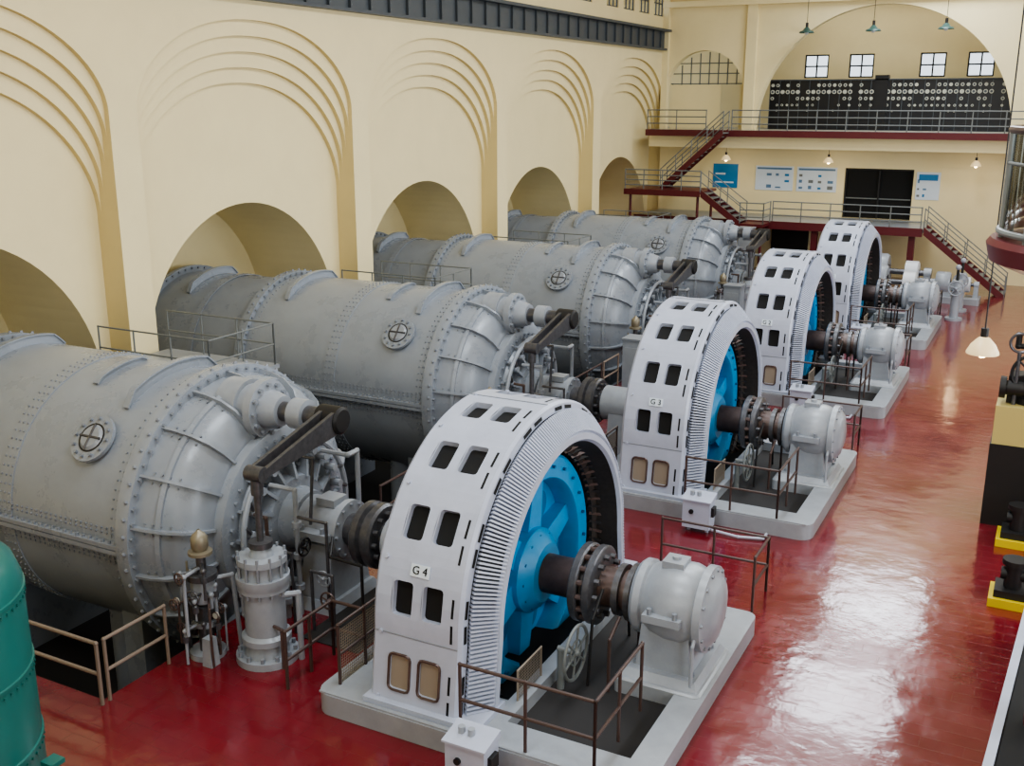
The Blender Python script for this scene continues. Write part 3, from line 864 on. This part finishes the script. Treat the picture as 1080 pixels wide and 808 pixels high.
for k in range(22):
    an = 0.85*k+0.4; zz = 0.3+0.065*k; rr = random.uniform(0.18, 0.42)
    q = (ox+rr*math.cos(an), oy+rr*math.sin(an)-0.05, zz)
    mt = ['tank2', 'steel2', 'steel', 'tank2', 'rivet'][k % 5]
    b.tube([(ox, oy, zz), q, (q[0], q[1], max(0, zz-random.uniform(0.2, 1.2)))], random.choice((0.018, 0.024, 0.03)), mt)
    b.ball(q, 0.05, mt, 8, 6)
    if k % 2: b.cyl((q[0], q[1], zz-0.2), (q[0], q[1], zz-0.1), 0.055, 'steel2', seg=8)
    if k % 4 == 0: b.wheel((q[0], q[1]-0.1, zz+0.02), 0.09, 0.014, 'steel', 'y', 4)
    if k % 5 == 2: b.cyl((q[0], q[1]-0.02, zz+0.06), (q[0], q[1]-0.06, zz+0.06), 0.06, 'dial', seg=12); b.torus((q[0], q[1]-0.05, zz+0.06), 0.06, 0.012, 'steel', 'y', 16, 6)
b.wheel((ox+0.1, oy-0.35, 1.2), 0.12, 0.015, 'steel2', 'y', 4); b.cyl((ox+0.1, oy-0.35, 1.2), (ox+0.1, oy-0.1, 1.2), 0.02, 'steel2')
b.tube([(ox, oy, 1.3), (ox-0.2, oy-0.12, 1.4), (ox-0.2, oy-0.12, 1.7)], 0.02, 'brass')
b.tube([(ox, oy, 1.35), (ox+0.28, oy+0.4, 1.35), (ox+0.28, oy+0.5, 0)], 0.04, 'tank2')
b.tube([(ox-0.1, oy, 0.9), (ox-0.35, oy-0.1, 0.9), (ox-0.35, oy-0.1, 0)], 0.035, 'steel2')
b.tube([(ox+0.1, oy, 1.1), (ox+0.4, oy-0.3, 1.05), (ox+0.44, oy-0.35, 0.6), (ox+0.4, oy-0.3, 0)], 0.022, 'steel')
b.taper((ox+0.3, oy-0.25), 0.1, 0.1, 0.0, 0.5, 0.08, 0.08, 'tank2')
b.box(ox-0.15, ox+0.15, oy-0.2, oy+0.1, 0.7, 0.95, 'steel2')
ob = b.make("oil_relay_valve_stand", loc=(ox, oy, 0)); ob.location = (ox, YG[0]+oy, 0)
for y in YG[1:]: dup(ob, (ox, y+oy, 0))

b = B()
b.box(-10.5, -9.9, 2.6, 3.2, 0, 2.5, 'tank2'); b.box(-10.53, -9.87, 2.57, 3.23, 2.5, 2.56, 'rivet'); b.box(-10.42, -9.98, 2.58, 2.6, 0.3, 2.3, 'slab')
b.box(-10.1, -10.06, 2.55, 2.58, 1.2, 1.4, 'dark')
ob = b.make("control_cabinet", loc=(-10.2, 2.9, 0), smooth=False); ob.location = (-10.2, YG[0]+2.9, 0)
for y in YG[1:]: dup(ob, (-10.2, y+2.9, 0))

b = B()
jx, jy = -6.15, -3.78
b.box(jx-0.3, jx+0.3, jy-0.2, jy+0.2, 0.12, 0.74, 'gen')
b.hexa([(jx-0.33, jy-0.24, 0.74), (jx+0.33, jy-0.24, 0.74), (jx+0.33, jy+0.22, 0.74), (jx-0.33, jy+0.22, 0.74), (jx-0.33, jy-0.24, 0.77), (jx+0.33, jy-0.24, 0.77), (jx+0.33, jy+0.22, 0.85), (jx-0.33, jy+0.22, 0.85)], 'gen')
b.cyl((jx-0.2, jy, 0), (jx-0.2, jy, 0.25), 0.04, 'gen'); b.cyl((jx+0.2, jy, 0), (jx+0.2, jy, 0.25), 0.04, 'gen')
b.cyl((jx-0.1, jy-0.2, 0.5), (jx-0.1, jy-0.24, 0.5), 0.05, 'dark'); b.box(jx+0.3, jx+0.36, jy-0.1, jy+0.1, 0.4, 0.6, 'dark')
for dx in (-0.15, 0.0): b.cyl((jx+dx, jy, 0.78), (jx+dx, jy, 0.9), 0.05, 'tank2')
b.tube([(jx+0.2, jy, 0.08), (jx+0.9, jy-0.05, 0.05), (jx+1.4, jy+0.1, 0.05), (jx+1.4, jy+0.38, 0.05)], 0.03, 'gen')
ob = b.make("junction_box", loc=(jx, jy, 0)); ob.location = (jx, YG[0]+jy, 0)
for y in YG[1:]: dup(ob, (jx, y+jy, 0))

# ------------------------------------------------------------------ railings
def railing(pts, h=1.0, m='rail', r=0.028, sp=1.5, mid=1, meshp=None, name="guard_railing", b=None, mk=True):
    b = b or B()
    for a, c in zip(pts[:-1], pts[1:]):
        a = Vector(a); c = Vector(c); L = (c-a).length; n = max(1, round(L/sp))
        for k in range(n+1):
            p_ = a.lerp(c, k/n)
            b.cyl(p_, p_+Vector((0, 0, h)), r, m, seg=8)
            b.ball(p_+Vector((0, 0, h)), r*1.25, m, 8, 5)
        for j in range(mid+1):
            zz = Vector((0, 0, h*(1-j/(mid+1))))
            b.cyl(a+zz, c+zz, r, m, seg=8)
    if meshp:
        for (i, z0, z1) in meshp:
            a = Vector(pts[i]); c = Vector(pts[i+1]); L = (c-a).length
            n = int(L/0.045)
            for k in range(n+1):
                p_ = a.lerp(c, k/n); b.cyl(p_+Vector((0, 0, z0)), p_+Vector((0, 0, z1)), 0.006, 'mesh', seg=3, caps=False)
            nz = int((z1-z0)/0.045)
            for k in range(nz+1):
                zz = Vector((0, 0, z0+(z1-z0)*k/nz)); b.cyl(a+zz, c+zz, 0.006, 'mesh', seg=3, caps=False)
    if mk: return b.make(name, loc=tuple(pts[0]))
    return b

for i, yg in enumerate(YG):
    railing([(-6.65, yg-3.22, H), (-4.6, yg-3.22, H), (-4.6, yg-1.5, H)], 1.1, 'rail', 0.026, 1.1, 1)
    railing([(-6.32, yg-2.1, H), (-6.32, yg-1.3, H)], 0.5, 'mesh', 0.016, 0.7, 0, [(0, 0.02, 0.5)], name="wire_mesh_guard")
    railing([(-6.2, yg+3.9, 0), (-4.1, yg+3.9, 0), (-4.1, yg+2.9, 0)], 1.1, 'rail', 0.026, 1.0)
    railing([(-8.95, yg-2.95, H), (-8.95, yg-1.6, H)], 1.0, 'rail', 0.026, 0.8, 1, [(0, 0.05, 0.9)])
    railing([(-9.3, yg-1.8, 0), (-9.95, yg-1.8, 0), (-9.95, yg-3.0, 0)], 1.0, 'rail', 0.028, 0.8)
    railing([(-12.2, yg-3.3, 0), (-12.2, yg-4.53, 0)], 1.05, 'railt', 0.03, 1.0)
    if i == 0:
        railing([(-12.2, 9.72, 0), (-20.5, 9.72, 0)], 1.05, 'railt', 0.032, 1.6, name="guard_railing")
    if i > 0:
        railing([(-12.2, yg-4.7, 0), (-12.2, yg-7.0, 0)], 1.05, 'rail', 0.028, 1.2)
for yg in YG:
    b = B()
    b.box(-20.6, -16.9, yg+3.0, yg+5.4, 2.55, 2.65, 'slab')
    for x in (-20.4, -17.1):
        for yy in (3.2, 5.2): b.cyl((x, yg+yy, ZP), (x, yg+yy, 2.6), 0.08, 'tank2')
    pts = [(-20.5, yg+3.05, 2.65), (-16.95, yg+3.05, 2.65), (-16.95, yg+5.3, 2.65), (-20.5, yg+5.3, 2.65)]
    railing(pts, 1.05, 'railg', 0.022, 1.2, 1, b=b, mk=False)
    b.make("access_platform", loc=(-18.7, yg+4.2, 2.6))

railing([(-15.9, 55.55, 7.5), (XR-0.1, 55.55, 7.5)], 1.05, 'railg', 0.03, 1.5, 2, name="balcony_railing")
railing([(-20.6, 55.55, 7.5), (-17.3, 55.55, 7.5)], 1.05, 'railg', 0.03, 1.5, 2, name="balcony_railing")
railing([(-13.1, 54.1, 3.0), (-5.9, 54.1, 3.0)], 1.05, 'railg', 0.03, 1.4, 2, name="mezzanine_railing")

def stair(x0, z0, x1, z1, y0, y1, name="staircase", m='maroon', n=None):
    b = B()
    n = n or max(3, int(abs(z1-z0)/0.19))
    for k in range(n):
        t0 = k/n; t1 = (k+1)/n
        xa = x0+(x1-x0)*t0; xb = x0+(x1-x0)*t1; z = z0+(z1-z0)*(k+0.5)/n
        b.box(min(xa, xb)-0.02, max(xa, xb)+0.02, y0, y1, z-0.03, z+0.03, 'railg')
    for y in (y0, y1):
        b.hexa([(x0, y-0.03, z0-0.25), (x1, y-0.03, z1-0.25), (x1, y+0.03, z1-0.25), (x0, y+0.03, z0-0.25),
                (x0, y-0.03, z0+0.12), (x1, y-0.03, z1+0.12), (x1, y+0.03, z1+0.12), (x0, y+0.03, z0+0.12)], m)
        railing([(x0, y, z0), (x1, y, z1)], 1.0, 'railg', 0.026, 1.2, 1, b=b, mk=False)
    return b.make(name, loc=(x0, y0, z0))
stair(-19.3, 4.5, -16.0, 7.5, 54.3, 55.35)
stair(-16.5, 4.5, -14.4, 3.0, 52.6, 53.9)
stair(-5.75, 3.0, -1.9, 0.0, 54.1, 55.4)
b = B()
b.box(-20.65, -16.5, 52.5, 55.35, 4.38, 4.5, 'maroon')
b.box(-20.65, -16.5, 52.42, 52.5, 4.25, 4.55, 'maroon')
b.box(-14.4, -13.2, 52.6, 53.98, 2.85, 3.0, 'maroon')
for (x, y) in ((-20.4, 52.8), (-16.7, 52.8), (-16.7, 55.2)): b.cyl((x, y, 0), (x, y, 4.4), 0.07, 'maroon')
for (x, y) in ((-13.3, 52.7),): b.cyl((x, y, 0), (x, y, 2.9), 0.07, 'maroon')
railing([(-20.6, 52.5, 4.5), (-16.5, 52.5, 4.5)], 1.05, 'railg', 0.03, 1.0, 3, b=b, mk=False)
railing([(-14.4, 52.6, 3.0), (-13.2, 52.6, 3.0), (-13.2, 54.0, 3.0)], 1.05, 'railg', 0.03, 1.2, 2, b=b, mk=False)
b.make("stair_landing")
b = B()
b.box(-14.1, -13.4, 51.4, 51.9, 0, 2.9, 'tank2'); b.box(-14.15, -13.35, 51.35, 51.95, 2.9, 2.96, 'tank2'); b.box(-14.05, -13.45, 51.37, 51.4, 0.2, 2.7, 'slab')
b.make("electrical_cabinet", smooth=False)

# ------------------------------------------------------------------ exciter sets at the far end
def exciter(x, y, s, name):
    b = B()
    b.prism(rpoly(x-1.6*s, x+1.6*s, y-0.8*s, y+0.8*s, 0.1), 0, 0.3, 'slab', 0.02)
    z = 0.3+0.8*s
    b.rev([(-0.7*s, 0.3*s), (-0.7*s, 0.68*s), (-0.6*s, 0.75*s), (0.1*s, 0.75*s), (0.2*s, 0.68*s), (0.2*s, 0.3*s)], (x-0.5*s, y, z), 'tank2', 32)
    b.rev([(0, 0.25*s), (0, 0.5*s), (0.5*s, 0.5*s), (0.55*s, 0.4*s), (0.55*s, 0.0)], (x+0.4*s, y, z), 'white', 32)
    b.cyl((x-1.5*s, y, z), (x+1.4*s, y, z), 0.12*s, 'steel2')
    for dx in (-1.4, 1.3):
        b.taper((x+dx*s, y), 0.15*s, 0.3*s, 0.3, z, 0.13*s, 0.2*s, 'tank2'); b.cyl((x+(dx-0.15)*s, y, z), (x+(dx+0.15)*s, y, z), 0.24*s, 'tank2')
    b.taper((x-0.6*s, y), 0.4*s, 0.6*s, 0.3, z, 0.35*s, 0.5*s, 'tank2')
    return b.make(name)
exciter(-6.3, 49.6, 1.0, "exciter_generator")
exciter(-6.6, 52.2, 1.1, "exciter_generator")
exciter(-3.9, 51.8, 0.7, "exciter_generator")
def gov_stand(x, y):
    b = B()
    b.cyl((x, y, 0), (x, y, 0.1), 0.35, 'tank2', seg=20)
    b.cyl((x, y, 0.1), (x, y, 1.3), 0.18, 'tank2', seg=16)
    b.cyl((x, y, 1.3), (x, y, 1.7), 0.28, 'tank2', r2=0.2, seg=16)
    b.wheel((x, y-0.3, 1.4), 0.3, 0.03, 'tank2', 'y', 5)
    b.cyl((x, y, 1.7), (x, y, 2.2), 0.06, 'dark'); b.ball((x, y, 2.25), 0.12, 'tank2')
    b.make("governor_stand")
gov_stand(-3.5, 49.6); gov_stand(-8.6, 48.6); gov_stand(-3.5, 47.4)

# ------------------------------------------------------------------ teal tank
b = B()
tx, ty = -11.75, 6.75
b.rev([(0, 1.36), (0.15, 1.36), (0.15, 1.3), (3.3, 1.3), (3.55, 1.22), (3.8, 1.0), (3.98, 0.6), (4.05, 0.0)], (tx, ty, 0), 'teal', 64, axis='z')
for z in (1.15, 2.2, 3.2):
    b.rev([(z-0.03, 1.3), (z-0.02, 1.32), (z+0.02, 1.32), (z+0.03, 1.3)], (tx, ty, 0), 'teal', 64, axis='z')
    for k in range(70):
        an = 2*pi*k/70
        w = Vector((math.cos(an), math.sin(an), 0)); p_ = Vector((tx, ty, z-0.09))+w*1.29
        b.cyl(p_, p_+w*0.03, 0.02, 'teal', seg=5)
b.cyl((tx+1.25, ty+0.5, 0.85), (tx+1.5, ty+0.6, 0.85), 0.07, 'teal'); b.cyl((tx+1.5, ty+0.6, 0.6), (tx+1.5, ty+0.6, 1.1), 0.06, 'teal')
b.box(tx+1.4, tx+1.6, ty+0.5, ty+0.7, 1.07, 1.13, 'teal')
b.make("pressure_tank", loc=(tx, ty, 0))

# ------------------------------------------------------------------ right side objects
b = B()
b.box(-0.75, 1.4, 23.8, 25.6, 0, 1.85, 'dark'); b.box(-0.72, 1.37, 23.83, 25.57, 1.85, 2.7, 'plinth')
gx, gy, gz = 0.1, 24.6, 2.7
b.cyl((gx, gy, gz), (gx, gy, gz+0.15), 0.6, 'dark', seg=24)
b.cyl((gx, gy, gz+0.15), (gx, gy, gz+1.3), 0.25, 'dark', seg=20)
b.cyl((gx, gy, gz+1.3), (gx, gy, gz+1.6), 0.42, 'dark', seg=24)
b.cyl((gx, gy, gz+1.6), (gx, gy, gz+2.3), 0.07, 'steel2')
for sg in (-1, 1):
    b.tube([(gx, gy, gz+2.25), (gx+sg*0.38, gy, gz+1.95), (gx, gy, gz+1.7)], 0.03, 'steel2'); b.ball((gx+sg*0.4, gy, gz+1.95), 0.13, 'dark')
b.wheel((gx-0.2, gy-0.5, gz+0.7), 0.4, 0.035, 'dark', 'y', 6)
b.cyl((gx-0.2, gy-0.5, gz+0.7), (gx-0.2, gy, gz+0.7), 0.05, 'dark')
b.box(gx-0.65, gx-0.3, gy-0.4, gy+0.2, gz, gz+0.6, 'dark')
b.cyl((gx-0.75, gy-0.45, gz+0.35), (gx+0.6, gy-0.45, gz+0.35), 0.16, 'dark', seg=16)
b.cyl((gx-0.8, gy-0.45, gz+0.35), (gx-0.68, gy-0.45, gz+0.35), 0.24, 'dark', seg=16)
b.tube([(gx, gy, gz+1.2), (gx-0.55, gy-0.1, gz+1.2), (gx-0.55, gy-0.1, gz+1.5)], 0.06, 'dark')
b.cyl((gx-0.35, gy-0.3, gz+1.9), (gx+0.5, gy-0.3, gz+1.9), 0.3, 'dark', seg=20); b.cyl((gx-0.1, gy-0.2, gz+1.3), (gx-0.1, gy-0.2, gz+1.9), 0.1, 'dark')
b.torus((gx-0.5, gy-0.5, gz+1.35), 0.2, 0.03, 'steel2', 'y'); b.tube([(gx-0.5, gy-0.5, gz), (gx-0.5, gy-0.5, gz+1.15)], 0.04, 'steel2')
b.make("flyball_governor")
def pump(x, y, s=1.0):
    b = B()
    b.box(x-0.28*s, x+0.5*s, y-0.4*s, y+0.4*s, 0, 0.16, 'yellow')
    b.box(x-0.2*s, x+0.45*s, y-0.3*s, y+0.3*s, 0.16, 0.3, 'dark')
    b.cyl((x+0.1, y, 0.3), (x+0.1, y, 0.75*s), 0.16*s, 'dark', seg=16)
    b.cyl((x-0.12, y, 0.55), (x+0.4, y, 0.55), 0.12, 'dark', seg=16)
    b.cyl((x+0.1, y, 0.75*s), (x+0.1, y, 0.85*s), 0.22*s, 'dark', seg=16)
    b.make("oil_pump")
pump(-0.1, 23.0); pump(-0.05, 20.0)
b = B()
pA = Vector((-0.17, 10.5, 0)); pB = Vector((0.30, 18.4, 0)); d = (pB-pA).normalized(); n_ = Vector((d.y, -d.x, 0))
def q8(s0, s1, w0, w1, z0, z1, m):
    f = lambda s, w, z: tuple(pA+d*s+n_*w+Vector((0, 0, z)))
    b.hexa([f(s0, w0, z0), f(s1, w0, z0), f(s1, w1, z0), f(s0, w1, z0), f(s0, w0, z1), f(s1, w0, z1), f(s1, w1, z1), f(s0, w1, z1)], m)
L = (pB-pA).length
q8(0.05, L-0.05, 0.02, 1.1, 0, 0.88, 'dark'); q8(0, L, 0, 0.12, 0.88, 0.95, 'gen'); q8(0, L, 1.03, 1.15, 0.88, 0.95, 'gen')
q8(0, 0.12, 0.12, 1.03, 0.88, 0.95, 'gen'); q8(L-0.12, L, 0.12, 1.03, 0.88, 0.95, 'gen'); q8(0.12, L-0.12, 0.12, 1.03, 0.88, 0.9, 'black')
b.make("display_case", smooth=False)
b = B()
rx, ry = 0.78, 14.1
b.rev([(6.75, 0.4), (6.95, 1.0), (7.15, 1.5), (7.35, 1.55), (7.42, 1.5), (7.42, 0.0)], (rx, ry, 0), 'maroon', 48, axis='z')
b.cyl((rx, ry, 0.96), (rx, ry, 6.8), 0.4, 'maroon', seg=24)
b.torus((rx, ry, 8.68), 1.4, 0.045, 'steel', 'z', 48)
b.torus((rx, ry, 7.5), 1.42, 0.04, 'railg', 'z', 48)
b.torus((rx, ry, 8.3), 1.4, 0.02, 'railg', 'z', 48)
for k in range(12):
    an = 2*pi*k/12+0.15
    b.cyl((rx+1.4*math.cos(an), ry+1.4*math.sin(an), 7.42), (rx+1.4*math.cos(an), ry+1.4*math.sin(an), 8.68), 0.03, 'railg', seg=6)
b.rev([(7.45, 1.38), (8.65, 1.38)], (rx, ry, 0), 'glass', 48, axis='z')
b.cyl((rx, ry, 7.42), (rx, ry, 8.1), 0.5, 'plinth', seg=24); b.cyl((rx-0.3, ry, 7.42), (rx-0.3, ry, 8.3), 0.12, 'white', seg=12)
b.make("glazed_lookout")

# ------------------------------------------------------------------ pendant lamps
def lamp(x, y, z, top, s=1.0, on=True, m='shade'):
    b = B()
    b.cyl((x, y, z+0.2*s), (x, y, top), 0.012*max(1, s), 'dark', seg=6)
    b.cyl((x, y, z+0.22*s), (x, y, z+0.42*s), 0.06*s, 'dark', seg=10)
    if m == 'shade':
        pr_ = [(0.0, 0.32*s), (0.07*s, 0.28*s), (0.1*s, 0.18*s), (0.2*s, 0.1*s), (0.26*s, 0.03*s)]
    else:
        pr_ = [(0.0, 0.25*s), (0.03*s, 0.25*s), (0.15*s, 0.19*s), (0.25*s, 0.1*s), (0.3*s, 0.03*s)]
    b.rev(pr_, (x, y, z), m, 24, axis='z')
    b.ball((x, y, z+0.02*s), 0.09*s, 'bulb' if on else 'white', 12, 8)
    b.make("pendant_lamp")
    if on:
        l = bpy.data.lights.new("pendant_bulb", 'POINT'); l.energy = 20*s; l.color = (1, 0.8, 0.5); l.shadow_soft_size = 0.12
        o = bpy.data.objects.new("pendant_bulb_light", l); o.location = (x, y, z-0.15*s); scene.collection.objects.link(o)
lamp(-0.8, 17.2, 5.25, ZT, 0.95, True, 'opal')
for x in (-16.3, -10.9, -3.9): lamp(x, 56.2, 5.95, 6.6, 1.0, True, 'opal')
for x in (-12.7, -9.4, -6.0): lamp(x, 57.2, 12.4, 16.9, 1.2, False)

# ------------------------------------------------------------------ lights
def area(name, loc, rot, sx, sy, e, col=(1, 1, 1)):
    l = bpy.data.lights.new(name, 'AREA'); l.shape = 'RECTANGLE'; l.size = sx; l.size_y = sy; l.energy = e; l.color = col
    o = bpy.data.objects.new(name, l); o.location = loc; o.rotation_euler = rot; scene.collection.objects.link(o)
cool = (0.86, 0.93, 1.0)
for yc in bays[1:6]:
    area("window_daylight", (XR+0.1, yc, 7.4), (0, pi/2, 0), 7.6, 5.4, 900, cool)
for yc in bays[1:7]:
    area("skylight_daylight", (-6.25, min(yc, 55), ZT+0.05), (0, 0, 0), 4.4, 5.0, 1020, cool)
area("south_fill_light", (-7, YS+0.3, 11.5), (-pi/2, 0, pi), 14, 6, 700, cool)  # added fill from behind the camera; the south wall has no window
area("control_room_light", (-9, 61.5, 14.6), (0, 0, 0), 10, 3, 160, (1, 0.97, 0.9))
w = bpy.data.worlds.new("World"); scene.world = w; w.use_nodes = True
bg = w.node_tree.nodes["Background"]; bg.inputs[0].default_value = (0.85, 0.93, 1.0, 1); bg.inputs[1].default_value = 1.6

# ------------------------------------------------------------------ camera
cam = bpy.data.cameras.new("camera"); co = bpy.data.objects.new("camera", cam); scene.collection.objects.link(co)
cam.sensor_width = 36; cam.sensor_fit = 'HORIZONTAL'; cam.lens = 36*1100/1080; cam.clip_end = 300; cam.clip_start = 0.05
r_ = Vector((0.8868, 0.4622, 0)); u_ = Vector((-0.1205, 0.2311, 0.9654)); k_ = Vector((0.4464, -0.8560, 0.2607))
mm = Matrix((r_, u_, k_)).transposed().to_4x4(); mm.translation = Vector((0, 0, 9.0))
co.matrix_world = mm
scene.camera = co
scene.view_settings.view_transform = 'AgX'
scene.view_settings.look = 'AgX - Medium High Contrast'
